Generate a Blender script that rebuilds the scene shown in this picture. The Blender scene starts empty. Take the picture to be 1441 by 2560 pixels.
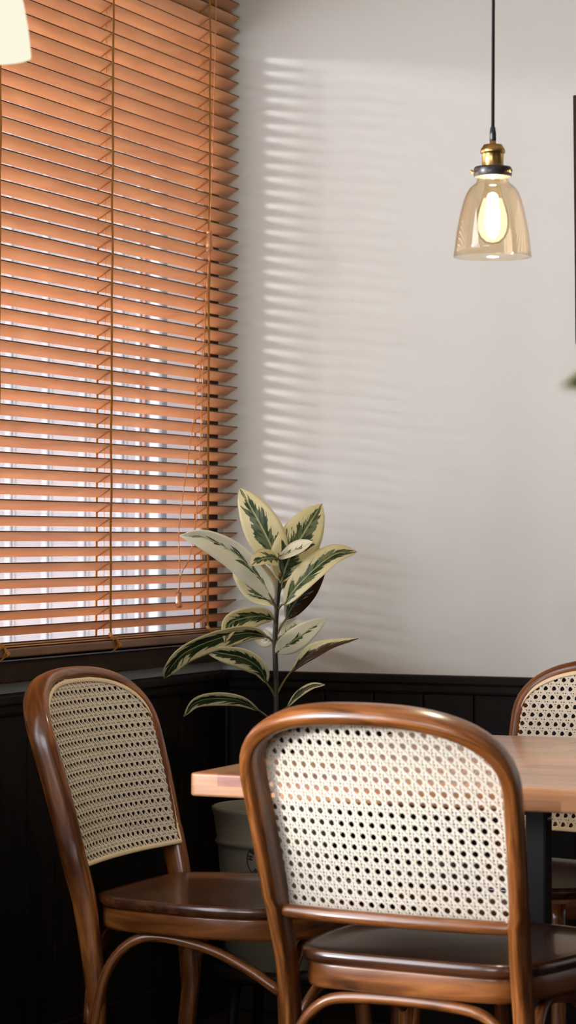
import bpy, bmesh, math, random
from mathutils import Vector, Matrix, noise as mnoise

sc = bpy.context.scene
col = sc.collection
random.seed(7)

# ------------------------------------------------------------------ camera
FPX = 6500.0                                   # focal length in pixels of the 1441x2560 frame
YAW = math.atan(2730.0 / FPX)                  # camera turned left of +Y
CAM = Vector((2.494, -5.547, 1.10))
fw = Vector((-math.sin(YAW), math.cos(YAW), 0))
rt = Vector((math.cos(YAW), math.sin(YAW), 0))
up = Vector((0, 0, 1))
PIT = math.atan(60.0 / FPX)
F = (fw * math.cos(PIT) + up * math.sin(PIT)).normalized()
U0 = F.cross(rt) * -1
ROLL = 0.004
U = (U0 - rt * ROLL).normalized()
R = (rt + U0 * ROLL).normalized()
cam_d = bpy.data.cameras.new('camera')
cam = bpy.data.objects.new('camera', cam_d)
col.objects.link(cam)
cam.matrix_world = Matrix(((R.x, U.x, -F.x, CAM.x), (R.y, U.y, -F.y, CAM.y), (R.z, U.z, -F.z, CAM.z), (0, 0, 0, 1)))
cam_d.sensor_fit = 'HORIZONTAL'
cam_d.sensor_width = 24.0
cam_d.lens = FPX / 1441.0 * 24.0
cam_d.clip_start = 0.05
cam_d.dof.use_dof = True
cam_d.dof.focus_distance = 4.95
cam_d.dof.aperture_fstop = 8.0
sc.camera = cam

def ray(px, py):
    return F + R * ((px - 720.5) / FPX) - U * ((py - 1280.0) / FPX)
def P(px, py, Z):                              # point at depth Z along the view axis
    return CAM + ray(px, py) * Z
def onx(px, py, x):                            # on a plane x = const
    d = ray(px, py); return CAM + d * ((x - CAM.x) / d.x)
def ony(px, py, y):
    d = ray(px, py); return CAM + d * ((y - CAM.y) / d.y)

# ------------------------------------------------------------------ light
SUN_E, WORLD_E, EXPO = 3.9, 9.0, 0.40
world = bpy.data.worlds.new('overcast_sky'); sc.world = world
world.use_nodes = True
wn = world.node_tree.nodes; wn.clear()
bg = wn.new('ShaderNodeBackground'); wo = wn.new('ShaderNodeOutputWorld')
bg.inputs[0].default_value = (0.93, 0.95, 1.0, 1); bg.inputs[1].default_value = WORLD_E
world.node_tree.links.new(bg.outputs[0], wo.inputs[0])
sun_d = bpy.data.lights.new('hazy_sun', 'SUN'); sun_d.energy = SUN_E; sun_d.angle = math.radians(6.0)
sun_d.color = (1.0, 0.98, 0.95)
sun = bpy.data.objects.new('hazy_sun', sun_d); col.objects.link(sun)
sun.rotation_euler = Vector((1.0, 1.0, -0.18)).to_track_quat('-Z', 'Y').to_euler()
sun.location = (-6, -4, 4)
vs = sc.view_settings
vs.view_transform = 'Standard'; vs.look = 'None'; vs.exposure = EXPO; vs.gamma = 1.0; vs.use_curve_mapping = False

# ------------------------------------------------------------------ helpers
def tag(o, label=None, cat=None, group=None, kind=None):
    if label: o['label'] = label
    if cat: o['category'] = cat
    if group: o['group'] = group
    if kind: o['kind'] = kind
    return o
def empty(name, loc, rz=0):
    o = bpy.data.objects.new(name, None); col.objects.link(o)
    o.location = loc; o.rotation_euler = (0, 0, rz); o.empty_display_size = .1
    return o
def mobj(name, verts, faces, mat, parent=None, smooth=True, uvs=None):
    me = bpy.data.meshes.new(name)
    me.from_pydata([tuple(v) for v in verts], [], faces)
    if uvs is not None:
        uvl = me.uv_layers.new(name='UVMap')
        for l in me.loops: uvl.data[l.index].uv = uvs[l.vertex_index]
    me.materials.append(mat)
    if smooth: me.polygons.foreach_set('use_smooth', [True] * len(me.polygons))
    me.update()
    o = bpy.data.objects.new(name, me); col.objects.link(o)
    if parent is not None: o.parent = parent
    return o
def bmobj(name, bm, mat, parent=None, smooth=False):
    me = bpy.data.meshes.new(name); bm.to_mesh(me); bm.free()
    me.materials.append(mat)
    if smooth: me.polygons.foreach_set('use_smooth', [True] * len(me.polygons))
    o = bpy.data.objects.new(name, me); col.objects.link(o)
    if parent is not None: o.parent = parent
    return o
def instance(o, parent, loc=(0, 0, 0), rot=(0, 0, 0)):
    c = o.copy(); col.objects.link(c); c.parent = parent; c.location = loc; c.rotation_euler = rot
    return c
def copy_tree(o, parent=None):
    c = o.copy(); col.objects.link(c); c.parent = parent
    for ch in list(o.children): copy_tree(ch, c)
    return c
def box(bm, x0, x1, y0, y1, z0, z1, bev=0.0, seg=2):
    t = bmesh.new()
    bmesh.ops.create_cube(t, size=1.0)
    for v in t.verts:
        v.co = Vector(((x0 + x1) / 2 + v.co.x * (x1 - x0), (y0 + y1) / 2 + v.co.y * (y1 - y0), (z0 + z1) / 2 + v.co.z * (z1 - z0)))
    if bev: bmesh.ops.bevel(t, geom=list(t.edges), offset=bev, segments=seg, affect='EDGES', profile=.6)
    me = bpy.data.meshes.new('tmp'); t.to_mesh(me); t.free()
    bm.from_mesh(me); bpy.data.meshes.remove(me)
def boxobj(name, dims, mat, parent=None, bev=0.0, seg=2):
    bm = bmesh.new(); box(bm, *dims, bev=bev, seg=seg)
    return bmobj(name, bm, mat, parent)
def catmull(pts, n, closed=False):
    pts = [Vector(p) for p in pts]; out = []; m = len(pts)
    rng = m if closed else m - 1
    for i in range(rng):
        if closed: a, b, c, d = pts[i - 1], pts[i], pts[(i + 1) % m], pts[(i + 2) % m]
        else:
            b, c = pts[i], pts[i + 1]
            a = pts[i - 1] if i > 0 else b * 2 - c
            d = pts[i + 2] if i + 2 < m else c * 2 - b
        for k in range(n):
            t = k / n
            out.append(.5 * ((2 * b) + (c - a) * t + (2 * a - 5 * b + 4 * c - d) * t * t + (3 * b - a - 3 * c + d) * t ** 3))
    if not closed: out.append(pts[-1].copy())
    return out
def tangents(path, closed=False):
    T = []; n = len(path)
    for i in range(n):
        a = path[(i - 1) % n] if (closed or i > 0) else path[i]
        b = path[(i + 1) % n] if (closed or i < n - 1) else path[i]
        T.append((b - a).normalized())
    return T
def sweep(path, wfun, dfun, nfun=None, seg=12, closed=False, power=2.0, verts=None, faces=None, cap=True):
    """tube along path; section half-sizes wfun(i) (sideways) and dfun(i) (along normal hint)."""
    verts = [] if verts is None else verts; faces = [] if faces is None else faces
    T = tangents(path, closed); base = len(verts); n = len(path)
    prev = None
    for i, p in enumerate(path):
        t = T[i]
        if nfun: N = Vector(nfun(i))
        else:
            N = prev if prev is not None else (Vector((0, 0, 1)) if abs(t.z) < .9 else Vector((1, 0, 0)))
        N = (N - t * N.dot(t)).normalized(); prev = N
        S = t.cross(N)
        for k in range(seg):
            a = 2 * math.pi * k / seg
            ca, sa = math.cos(a), math.sin(a)
            ex = 2.0 / power
            cx = math.copysign(abs(ca) ** ex, ca); sx = math.copysign(abs(sa) ** ex, sa)
            verts.append(p + S * (cx * wfun(i)) + N * (sx * dfun(i)))
    rings = n if closed else n - 1
    for i in range(rings):
        j = (i + 1) % n
        for k in range(seg):
            k2 = (k + 1) % seg
            faces.append((base + i * seg + k, base + i * seg + k2, base + j * seg + k2, base + j * seg + k))
    if not closed and cap:
        faces.append(tuple(base + k for k in reversed(range(seg))))
        faces.append(tuple(base + (n - 1) * seg + k for k in range(seg)))
    return verts, faces
def sweep_uv(path, seg, rad):
    out = []; L_ = 0.0
    for i, p in enumerate(path):
        if i: L_ += (p - path[i - 1]).length
        for k in range(seg): out.append((L_, abs(k / seg - .5) * 2 * math.pi * rad))
    return out
def tube(name, path, r, mat, parent=None, seg=8, r2=None):
    path = [Vector(p) for p in path]; n = len(path)
    f = (lambda i: r) if r2 is None else (lambda i: r + (r2 - r) * i / max(1, n - 1))
    v, fc = sweep(path, f, f, seg=seg)
    return mobj(name, v, fc, mat, parent, uvs=sweep_uv(path, seg, r))
def lathe(name, prof, mat, parent=None, seg=48, loc=(0, 0, 0), close=False):
    verts = []; faces = []; m = len(prof)
    for r, z in prof:
        for k in range(seg):
            a = 2 * math.pi * k / seg
            verts.append((loc[0] + r * math.cos(a), loc[1] + r * math.sin(a), loc[2] + z))
    for i in range(m if close else m - 1):
        j = (i + 1) % m
        for k in range(seg):
            k2 = (k + 1) % seg
            faces.append((i * seg + k, i * seg + k2, j * seg + k2, j * seg + k))
    if not close:
        if prof[0][0] > 1e-5: faces.append(tuple(reversed(range(seg))))
        if prof[-1][0] > 1e-5: faces.append(tuple((m - 1) * seg + k for k in range(seg)))
    return mobj(name, verts, faces, mat, parent)

# ------------------------------------------------------------------ materials
def new_mat(name):
    m = bpy.data.materials.new(name); m.use_nodes = True
    nt = m.node_tree; b = nt.nodes['Principled BSDF']
    return m, nt, b
def plain(name, c, rough=.5, metal=0, spec=.5, coat=0, bump=0, bscale=200):
    m, nt, b = new_mat(name)
    b.inputs['Base Color'].default_value = (*c, 1); b.inputs['Roughness'].default_value = rough
    b.inputs['Metallic'].default_value = metal; b.inputs['Specular IOR Level'].default_value = spec
    b.inputs['Coat Weight'].default_value = coat
    if bump:
        tc = nt.nodes.new('ShaderNodeTexCoord'); n = nt.nodes.new('ShaderNodeTexNoise'); bp = nt.nodes.new('ShaderNodeBump')
        n.inputs['Scale'].default_value = bscale; n.inputs['Detail'].default_value = 4
        bp.inputs['Strength'].default_value = bump; bp.inputs['Distance'].default_value = .002
        nt.links.new(tc.outputs['Object'], n.inputs['Vector']); nt.links.new(n.outputs[0], bp.inputs['Height']); nt.links.new(bp.outputs[0], b.inputs['Normal'])
    return m
def wood(name, c1, c2, c3, scale=(6, 6, 60), rough=.3, coat=.3, rnd=.0, spec=.5, coords='Object'):
    """grain stretched along the axis with the small scale"""
    m, nt, b = new_mat(name); N = nt.nodes; L = nt.links
    tc = N.new('ShaderNodeTexCoord'); mp = N.new('ShaderNodeMapping'); mp.inputs['Scale'].default_value = scale
    oi = N.new('ShaderNodeObjectInfo'); ml = N.new('ShaderNodeMath'); ml.operation = 'MULTIPLY'; ml.inputs[1].default_value = 37.0
    cb = N.new('ShaderNodeCombineXYZ')
    L.new(oi.outputs['Random'], ml.inputs[0])
    for k in range(3): L.new(ml.outputs[0], cb.inputs[k])
    L.new(tc.outputs[coords], mp.inputs['Vector']); L.new(cb.outputs[0], mp.inputs['Location'])
    n = N.new('ShaderNodeTexNoise'); n.inputs['Scale'].default_value = 1.0; n.inputs['Detail'].default_value = 5; n.inputs['Distortion'].default_value = 1.2
    L.new(mp.outputs[0], n.inputs['Vector'])
    cr = N.new('ShaderNodeValToRGB')
    e = cr.color_ramp.elements; e[0].position = .30; e[0].color = (*c1, 1); e[1].position = .72; e[1].color = (*c3, 1)
    x = e.new(.5); x.color = (*c2, 1)
    L.new(n.outputs[0], cr.inputs[0])
    out = cr.outputs[0]
    if rnd:
        hs = N.new('ShaderNodeHueSaturation'); mr = N.new('ShaderNodeMapRange')
        mr.inputs['To Min'].default_value = 1 - rnd; mr.inputs['To Max'].default_value = 1 + rnd
        L.new(oi.outputs['Random'], mr.inputs[0]); L.new(mr.outputs[0], hs.inputs['Value']); L.new(out, hs.inputs['Color']); out = hs.outputs[0]
    L.new(out, b.inputs['Base Color'])
    b.inputs['Roughness'].default_value = rough; b.inputs['Coat Weight'].default_value = coat; b.inputs['Coat Roughness'].default_value = .12
    b.inputs['Specular IOR Level'].default_value = spec
    return m
def thin_glass(name, tint, ref=.04, rough=.0):
    m = bpy.data.materials.new(name); m.use_nodes = True; nt = m.node_tree; nt.nodes.clear()
    o = nt.nodes.new('ShaderNodeOutputMaterial'); t = nt.nodes.new('ShaderNodeBsdfTransparent'); g = nt.nodes.new('ShaderNodeBsdfGlossy')
    lw = nt.nodes.new('ShaderNodeLayerWeight'); lw.inputs[0].default_value = .5; mx = nt.nodes.new('ShaderNodeMixShader')
    pw = nt.nodes.new('ShaderNodeMath'); pw.operation = 'POWER'; pw.inputs[1].default_value = 5.0
    ma = nt.nodes.new('ShaderNodeMath'); ma.operation = 'MULTIPLY_ADD'; ma.inputs[1].default_value = .85; ma.inputs[2].default_value = ref
    nt.links.new(lw.outputs['Facing'], pw.inputs[0]); nt.links.new(pw.outputs[0], ma.inputs[0])
    t.inputs[0].default_value = (*tint, 1); g.inputs['Roughness'].default_value = rough
    nt.links.new(ma.outputs[0], mx.inputs[0]); nt.links.new(t.outputs[0], mx.inputs[1]); nt.links.new(g.outputs[0], mx.inputs[2]); nt.links.new(mx.outputs[0], o.inputs[0])
    return m
def emit(name, c, s):
    m = bpy.data.materials.new(name); m.use_nodes = True; nt = m.node_tree; nt.nodes.clear()
    o = nt.nodes.new('ShaderNodeOutputMaterial'); e = nt.nodes.new('ShaderNodeEmission')
    e.inputs[0].default_value = (*c, 1); e.inputs[1].default_value = s
    nt.links.new(e.outputs[0], o.inputs[0]); return m

M = {}
M['plaster'] = plain('painted_plaster', (.588, .607, .595), .9, spec=.2, bump=.06, bscale=120)
M['ceiling'] = plain('ceiling_paint', (.70, .67, .62), .9, spec=.2)
M['wainscot'] = wood('dark_stained_wood', (.005, .0035, .003), (.007, .005, .004), (.010, .007, .005), (20, 20, 2), .55, 0, spec=.15)
M['floor'] = wood('dark_floor_wood', (.012, .008, .006), (.018, .012, .008), (.026, .017, .011), (30, 3, 3), .6, 0, spec=.15)
M['frame'] = wood('dark_brown_window_wood', (.022, .012, .008), (.03, .017, .011), (.042, .024, .015), (20, 3, 20), .6, 0, spec=.12)
M['slat'] = wood('cherry_slat_wood', (.49, .245, .125), (.57, .305, .16), (.64, .37, .205), (18, 3.0, 18), .42, .05, rnd=.10, spec=.35)
M['rail'] = wood('shaded_rail_wood', (.12, .055, .022), (.17, .08, .032), (.22, .11, .045), (18, 3.0, 18), .4, .1)  # darker than the slats: shade on the rail front put into the colour
M['edge_shade'] = plain('slat_edge_shade', (.085, .035, .02), .6, spec=.2)  # room-facing slat edges coloured dark, shade painted in
M['tape'] = plain('ochre_woven_tape', (.36, .16, .035), .8, spec=.2, bump=.3, bscale=900)
M['cord'] = plain('tan_cord', (.55, .24, .10), .7, spec=.2)
M['tassel'] = wood('tassel_wood', (.32, .11, .03), (.42, .16, .05), (.5, .2, .07), (40, 40, 10), .3, .4)
M['chair'] = wood('walnut_bentwood', (.055, .016, .0035), (.15, .047, .010), (.31, .112, .027), (7, 75, 1), .28, .3, spec=.45, coords='UV')
M['apron'] = wood('walnut_apron_wood', (.055, .016, .0035), (.15, .047, .010), (.31, .112, .027), (5, 5, 34), .28, .3, spec=.45)
M['seat'] = wood('walnut_seat_wood', (.035, .011, .004), (.06, .020, .007), (.10, .035, .012), (3.5, 22, 30), .27, .45, spec=.5)
M['cane'] = plain('natural_cane', (.81, .755, .65), .45, spec=.4)
def cane_translucent(m):
    nt = m.node_tree; b = nt.nodes['Principled BSDF']; tr = nt.nodes.new('ShaderNodeBsdfTranslucent'); tr.inputs[0].default_value = (.80, .64, .40, 1)
    ms = nt.nodes.new('ShaderNodeMixShader'); ms.inputs[0].default_value = .30
    nt.links.new(b.outputs[0], ms.inputs[1]); nt.links.new(tr.outputs[0], ms.inputs[2]); nt.links.new(ms.outputs[0], nt.nodes['Material Output'].inputs[0])
cane_translucent(M['cane'])
M['spline'] = plain('cane_spline', (.74, .60, .40), .45, spec=.4)
M['table'] = wood('oiled_butcher_block', (.33, .14, .058), (.44, .205, .092), (.53, .27, .135), (4, 40, 40), .30, .6, rnd=.22, spec=.5)
M['table_red'] = wood('reddish_butcher_block', (.22, .075, .040), (.30, .11, .060), (.38, .155, .085), (4, 40, 40), .30, .6, rnd=.1)
M['panel'] = wood('fill_cutting_panelling', (.06, .03, .018), (.08, .042, .025), (.11, .06, .035), (20, 20, 2), .5, 0)  # dark finish on unseen walls, chosen to cut bounced fill light
M['black'] = plain('black_metal', (.012, .012, .013), .5, spec=.3)
M['bolt'] = plain('bolt_steel', (.5, .5, .5), .3, metal=1)
M['alu'] = plain('white_aluminium', (.16, .16, .168), .4)
M['gasket'] = plain('black_gasket', (.01, .01, .012), .6)
M['brownstrip'] = plain('brown_seal', (.16, .07, .05), .6)
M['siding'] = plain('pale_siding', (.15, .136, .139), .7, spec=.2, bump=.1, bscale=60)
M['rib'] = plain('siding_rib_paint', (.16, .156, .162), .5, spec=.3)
M['ground'] = plain('pavement', (.45, .42, .40), .9)
M['brass'] = plain('aged_brass', (.46, .29, .10), .28, metal=1)
M['lampblack'] = plain('lamp_black', (.015, .015, .016), .35)
M['stone'] = plain('stoneware_glaze', (.17, .152, .115), .45, spec=.4, bump=.05, bscale=80)
M['print'] = plain('emblem_print', (.02, .022, .02), .5)
M['soil'] = plain('potting_soil', (.025, .017, .011), .95, bump=.8, bscale=150)
M['stem'] = plain('plant_stem', (.012, .014, .008), .5)
M['newstem'] = plain('red_shoot', (.45, .13, .03), .4)
M['petiole'] = plain('leaf_petiole', (.16, .12, .045), .5)
M['glass'] = thin_glass('window_glass', (.93, .93, .94))
M['amber'] = thin_glass('amber_glass', (.985, .93, .84))
M['opal'] = emit('lit_opal_glass', (1.0, .965, .76), .74)
M['bulb'] = emit('lit_bulb', (1.0, .94, .76), 2.2)
nt_ = M['bulb'].node_tree; ad_ = nt_.nodes.new('ShaderNodeAddShader'); tp_ = nt_.nodes.new('ShaderNodeBsdfTransparent')
em_ = [n for n in nt_.nodes if n.type == 'EMISSION'][0]; ou_ = [n for n in nt_.nodes if n.type == 'OUTPUT_MATERIAL'][0]
em_.inputs[1].default_value = .55
nt_.links.new(em_.outputs[0], ad_.inputs[0]); nt_.links.new(tp_.outputs[0], ad_.inputs[1]); nt_.links.new(ad_.outputs[0], ou_.inputs[0])
M['bulbcore'] = emit('lit_bulb_core', (1.0, .93, .75), 9.0)
M['bulbglass'] = thin_glass('bulb_glass', (.98, .94, .82))
M['picture'] = plain('picture_paper', (.55, .50, .42), .8)

def leaf_mat(name, green_w, brown=0.0, green=(.022, .050, .016), mid=(.12, .17, .075), cream=(.74, .70, .42)):
    m, nt, b = new_mat(name); N = nt.nodes; L = nt.links
    def math_(op, a, c=None):
        n = N.new('ShaderNodeMath'); n.operation = op
        for k, v in enumerate((a, c)):
            if v is None: continue
            if isinstance(v, (int, float)): n.inputs[k].default_value = v
            else: L.new(v, n.inputs[k])
        return n.outputs[0]
    uv = N.new('ShaderNodeUVMap'); sp = N.new('ShaderNodeSeparateXYZ'); L.new(uv.outputs[0], sp.inputs[0])
    oi = N.new('ShaderNodeObjectInfo'); rnd = math_('MULTIPLY', oi.outputs['Random'], 50)
    t = sp.outputs[0]; vv = math_('SUBTRACT', sp.outputs[1], .5); d = math_('MULTIPLY', math_('ABSOLUTE', vv), 2.0)
    side = math_('SIGN', vv)
    c = math_('SUBTRACT', math_('MULTIPLY', t, 9.0), math_('MULTIPLY', d, 2.6))
    cb = N.new('ShaderNodeCombineXYZ'); L.new(c, cb.inputs[0]); L.new(math_('ADD', math_('MULTIPLY', side, 7.3), rnd), cb.inputs[1]); L.new(math_('MULTIPLY', d, .9), cb.inputs[2])
    n1 = N.new('ShaderNodeTexNoise'); n1.inputs['Scale'].default_value = 1.0; n1.inputs['Detail'].default_value = 4; n1.inputs['Roughness'].default_value = .65; L.new(cb.outputs[0], n1.inputs['Vector'])
    thr = math_('ADD', math_('MULTIPLY', math_('SUBTRACT', n1.outputs[0], .5), 1.9), green_w)
    taper = math_('SUBTRACT', thr, math_('MULTIPLY', math_('POWER', math_('ABSOLUTE', math_('SUBTRACT', t, .45)), 2.0), .7))
    mask = math_('MULTIPLY', math_('SUBTRACT', taper, d), 22.0)
    cl = N.new('ShaderNodeClamp'); L.new(mask, cl.inputs[0])
    n2 = N.new('ShaderNodeTexNoise'); n2.inputs['Scale'].default_value = 1.9; n2.inputs['Detail'].default_value = 2; L.new(cb.outputs[0], n2.inputs['Vector'])
    g2 = N.new('ShaderNodeValToRGB'); e = g2.color_ramp.elements; e[0].position = .44; e[0].color = (*green, 1); e[1].position = .56; e[1].color = (*mid, 1); L.new(n2.outputs[0], g2.inputs[0])
    mx = N.new('ShaderNodeMix'); mx.data_type = 'RGBA'; L.new(cl.outputs[0], mx.inputs[0]); mx.inputs[6].default_value = (*cream, 1); L.new(g2.outputs[0], mx.inputs[7])
    rib = math_('LESS_THAN', d, .045)
    mx2 = N.new('ShaderNodeMix'); mx2.data_type = 'RGBA'; L.new(math_('MULTIPLY', rib, .75), mx2.inputs[0]); L.new(mx.outputs[2], mx2.inputs[6]); mx2.inputs[7].default_value = (.50, .52, .25, 1)
    out = mx2.outputs[2]
    if brown:
        n3 = N.new('ShaderNodeTexNoise'); n3.inputs['Scale'].default_value = 2.4; n3.inputs['Detail'].default_value = 5; L.new(cb.outputs[0], n3.inputs['Vector'])
        bm_ = math_('MULTIPLY', math_('SUBTRACT', math_('ADD', math_('MULTIPLY', n3.outputs[0], 1.3), math_('MULTIPLY', vv, .9)), 1.15 - brown), 12)
        cl2 = N.new('ShaderNodeClamp'); L.new(bm_, cl2.inputs[0])
        mx3 = N.new('ShaderNodeMix'); mx3.data_type = 'RGBA'; L.new(cl2.outputs[0], mx3.inputs[0]); L.new(out, mx3.inputs[6]); mx3.inputs[7].default_value = (.055, .026, .013, 1)
        out = mx3.outputs[2]
    L.new(out, b.inputs['Base Color']); b.inputs['Roughness'].default_value = .38; b.inputs['Specular IOR Level'].default_value = .4
    tr = N.new('ShaderNodeBsdfTranslucent'); L.new(out, tr.inputs[0]); ms = N.new('ShaderNodeMixShader'); ms.inputs[0].default_value = .28
    om = N['Material Output']; L.new(b.outputs[0], ms.inputs[1]); L.new(tr.outputs[0], ms.inputs[2]); L.new(ms.outputs[0], om.inputs[0])
    return m
M['leaf'] = leaf_mat('variegated_leaf', .50)
M['leaf_pale'] = leaf_mat('pale_variegated_leaf', .12, cream=(.78, .78, .62))
M['leaf_dark'] = leaf_mat('dark_variegated_leaf', .62, green=(.018, .040, .016), mid=(.05, .075, .035))
M['leaf_brown'] = leaf_mat('browning_leaf', .5, brown=.42, green=(.03, .06, .05), mid=(.10, .16, .15))
M['leaf_dry'] = leaf_mat('dry_curled_leaf', .45, brown=.62)

# ------------------------------------------------------------------ room shell
RX, RY0, RZ = 4.6, -7.4, 2.75
WY0, WY1, WZ0, WZ1 = -2.05, -0.038, 0.853, 2.30      # window with the blind
VY0, VY1, VZ0, VZ1 = -5.2, -2.40, .50, 2.60                                # unseen window added along the same wall for side light
bm = bmesh.new()
T = .14
for (y0, y1, z0, z1) in ((RY0, VY0, 0, RZ), (VY0, VY1, 0, VZ0), (VY0, VY1, VZ1, RZ), (VY1, WY0, 0, RZ), (WY0, WY1, 0, WZ0), (WY0, WY1, WZ1, RZ), (WY1, T, 0, RZ)):
    box(bm, -T, 0, y0, y1, z0, z1)
wl = tag(bmobj('wall_left', bm, M['plaster']), 'cream plaster wall around the blind-covered window', kind='structure')
wb = tag(boxobj('wall_back', (0, RX, 0, T, 0, RZ), M['plaster']), 'bare cream plaster wall behind the plant and table', kind='structure')
tag(boxobj('wall_right', (RX, RX + T, RY0, T, 0, RZ), M['panel']), 'unseen wall on the far right, brown panel finish added to cut fill light', kind='structure')
QX0, QX1, QZ0, QZ1 = .15, 2.1, 1.0, 2.6                  # unseen window added behind the camera for fill light
bm = bmesh.new()
for (x0, x1, z0, z1) in ((-T, QX0, 0, RZ), (QX1, RX + T, 0, RZ), (QX0, QX1, 0, QZ0), (QX0, QX1, QZ1, RZ)):
    box(bm, x0, x1, RY0 - T, RY0, z0, z1)
tag(bmobj('wall_rear', bm, M['panel']), 'unseen wall behind the camera, brown panel finish added to cut fill light', kind='structure')
w3 = tag(empty('fill_window', ((QX0 + QX1) / 2, RY0, QZ0)), 'dark framed unseen window added behind the camera for fill light', kind='structure')
for nm, d, mt in (('jamb', (QX0, QX0 + .06, RY0 - .1, RY0 + .004, QZ0, QZ1), 'frame'), ('jamb', (QX1 - .06, QX1, RY0 - .1, RY0 + .004, QZ0, QZ1), 'frame'), ('sill_board', (QX0, QX1, RY0 - .1, RY0 + .05, QZ0 - .03, QZ0), 'frame'),
                  ('head_frame', (QX0 + .06, QX1 - .06, RY0 - .1, RY0 + .004, QZ1 - .06, QZ1), 'frame'), ('glass_pane', (QX0 + .06, QX1 - .06, RY0 - .06, RY0 - .055, QZ0, QZ1 - .06), 'glass')):
    o = boxobj(nm, d, M[mt]); o.parent = w3; o.matrix_parent_inverse = Matrix.Translation(-w3.location)
fl = tag(boxobj('floor', (-T, RX + T, RY0 - T, T, -.1, 0), M['floor']), 'dark wooden floor in deep shade', kind='structure')
tag(boxobj('ceiling', (-T, RX + T, RY0 - T, T, RZ, RZ + .1), M['ceiling']), 'plain cream ceiling above the lamps', kind='structure')

# dark wainscot: cap rail and vertical boards, each board a piece
CAPZ = 0.788
def wainscot(parent_name, side):
    if side == 'back':
        tr = tag(boxobj('trim_1', (0.0, RX, -.036, 0.0, CAPZ - .020, CAPZ), M['wainscot'], bev=.004), 'dark stained cap rail of the wainscot on the back wall', kind='structure')
        boxobj('cap_moulding', (.022, RX, -.028, 0.0, CAPZ - .042, CAPZ - .018), M['wainscot'], tr, bev=.006)
        bb = tag(boxobj('baseboard_back', (.03, RX, -.024, 0, 0, .11), M['wainscot'], bev=.004), 'dark baseboard under the back wall wainscot', kind='structure')
        first = None; k = 0; x = .024
        while x < 2.6:
            if first is None:
                first = boxobj('board', (.0008, .1192, -.018, 0.0, .11, CAPZ - .04), M['wainscot'], wb, bev=.004); first.location = (x, 0, 0)
            else: instance(first, wb, (x, 0, 0))
            x += .12
    else:
        tr = tag(boxobj('trim_2', (0.0, .036, RY0, -.036, CAPZ - .020, CAPZ), M['wainscot'], bev=.004), 'dark stained cap rail of the wainscot under the window', kind='structure')
        boxobj('cap_moulding', (0.0, .028, RY0, -.028, CAPZ - .042, CAPZ - .018), M['wainscot'], tr, bev=.006)
        tag(boxobj('baseboard_left', (0, .024, RY0, -.03, 0, .11), M['wainscot'], bev=.004), 'dark baseboard under the window wall wainscot', kind='structure')
        first = None; y = -.144
        while y > -3.0:
            if first is None:
                first = boxobj('board', (0.0, .018, .0008, .1192, .11, CAPZ - .04), M['wainscot'], wl, bev=.004); first.location = (0, y, 0)
            else: instance(first, wl, (0, y, 0))
            y -= .12
wainscot('wall_back', 'back'); wainscot('wall_left', 'left')
tag(boxobj('trim_3', (0, .0245, -.0245, 0, 0, CAPZ - .03), M['wainscot'], bev=.004), 'dark corner post of the wainscot', kind='structure')

# ------------------------------------------------------------------ window and outside
w1 = empty('window_1', (0, (WY0 + WY1) / 2, WZ0)); tag(w1, 'dark wood framed window behind the slatted blind', kind='structure')
def wpart(name, dims, mat, bev=.003):
    o = boxobj(name, dims, M[mat], None, bev=bev); o.parent = w1; o.matrix_parent_inverse = Matrix.Translation(-w1.location); return o
wpart('jamb', (-.010, .004, -.104, WY1, WZ0, WZ1), 'frame')
wpart('reveal_lining', (-.098, -.010, -.104, WY1, WZ0, WZ1), 'siding', .001)
wpart('gasket_strip', (-.112, -.098, -.104, WY1, WZ0, WZ1), 'gasket', .001)
wpart('jamb', (-.075, .004, WY0, WY0 + .07, WZ0, WZ1), 'frame')
wpart('head_frame', (-.075, .004, WY0 + .07, -.112, WZ1 - .05, WZ1), 'frame')
wpart('sill_board', (-.10, .034, WY0 - .05, -.006, .811, WZ0), 'frame')
def wy(px, x): return onx(px, 1280, x).y
gx = -.055
wpart('sash_rail', (-.07, -.035, WY0 + .07, -.112, WZ0, WZ0 + .018), 'gasket', .002)
wpart('glass_pane', (-.107, -.103, WY0 + .07, -.104, WZ0 + .018, WZ1 - .05), 'glass', 0)
# added window, unseen to the left, brings in side daylight
w2 = empty('side_light_window', (0, (VY0 + VY1) / 2, VZ0)); tag(w2, 'dark wood framed unseen window added nearer the camera for side light', kind='structure')
for nm, d in (('jamb', (-.075, .004, VY1 - .07, VY1, VZ0, VZ1)), ('jamb', (-.075, .004, VY0, VY0 + .07, VZ0, VZ1)), ('head_frame', (-.075, .004, VY0 + .07, VY1 - .07, VZ1 - .05, VZ1)),
              ('sill_board', (-.10, .052, VY0 - .05, VY1 + .05, VZ0 - .04, VZ0)), ('mullion', (-.07, -.02, -3.85, -3.80, VZ0, VZ1 - .05))):
    o = boxobj(nm, d, M['frame'], None, bev=.003); o.parent = w2; o.matrix_parent_inverse = Matrix.Translation(-w2.location)
for a, b2 in ((VY0 + .07, -3.85), (-3.80, VY1 - .07)):
    o = boxobj('glass_pane', (-.05, -.046, a, b2, VZ0, VZ1 - .05), M['glass']); o.parent = w2; o.matrix_parent_inverse = Matrix.Translation(-w2.location)

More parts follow.
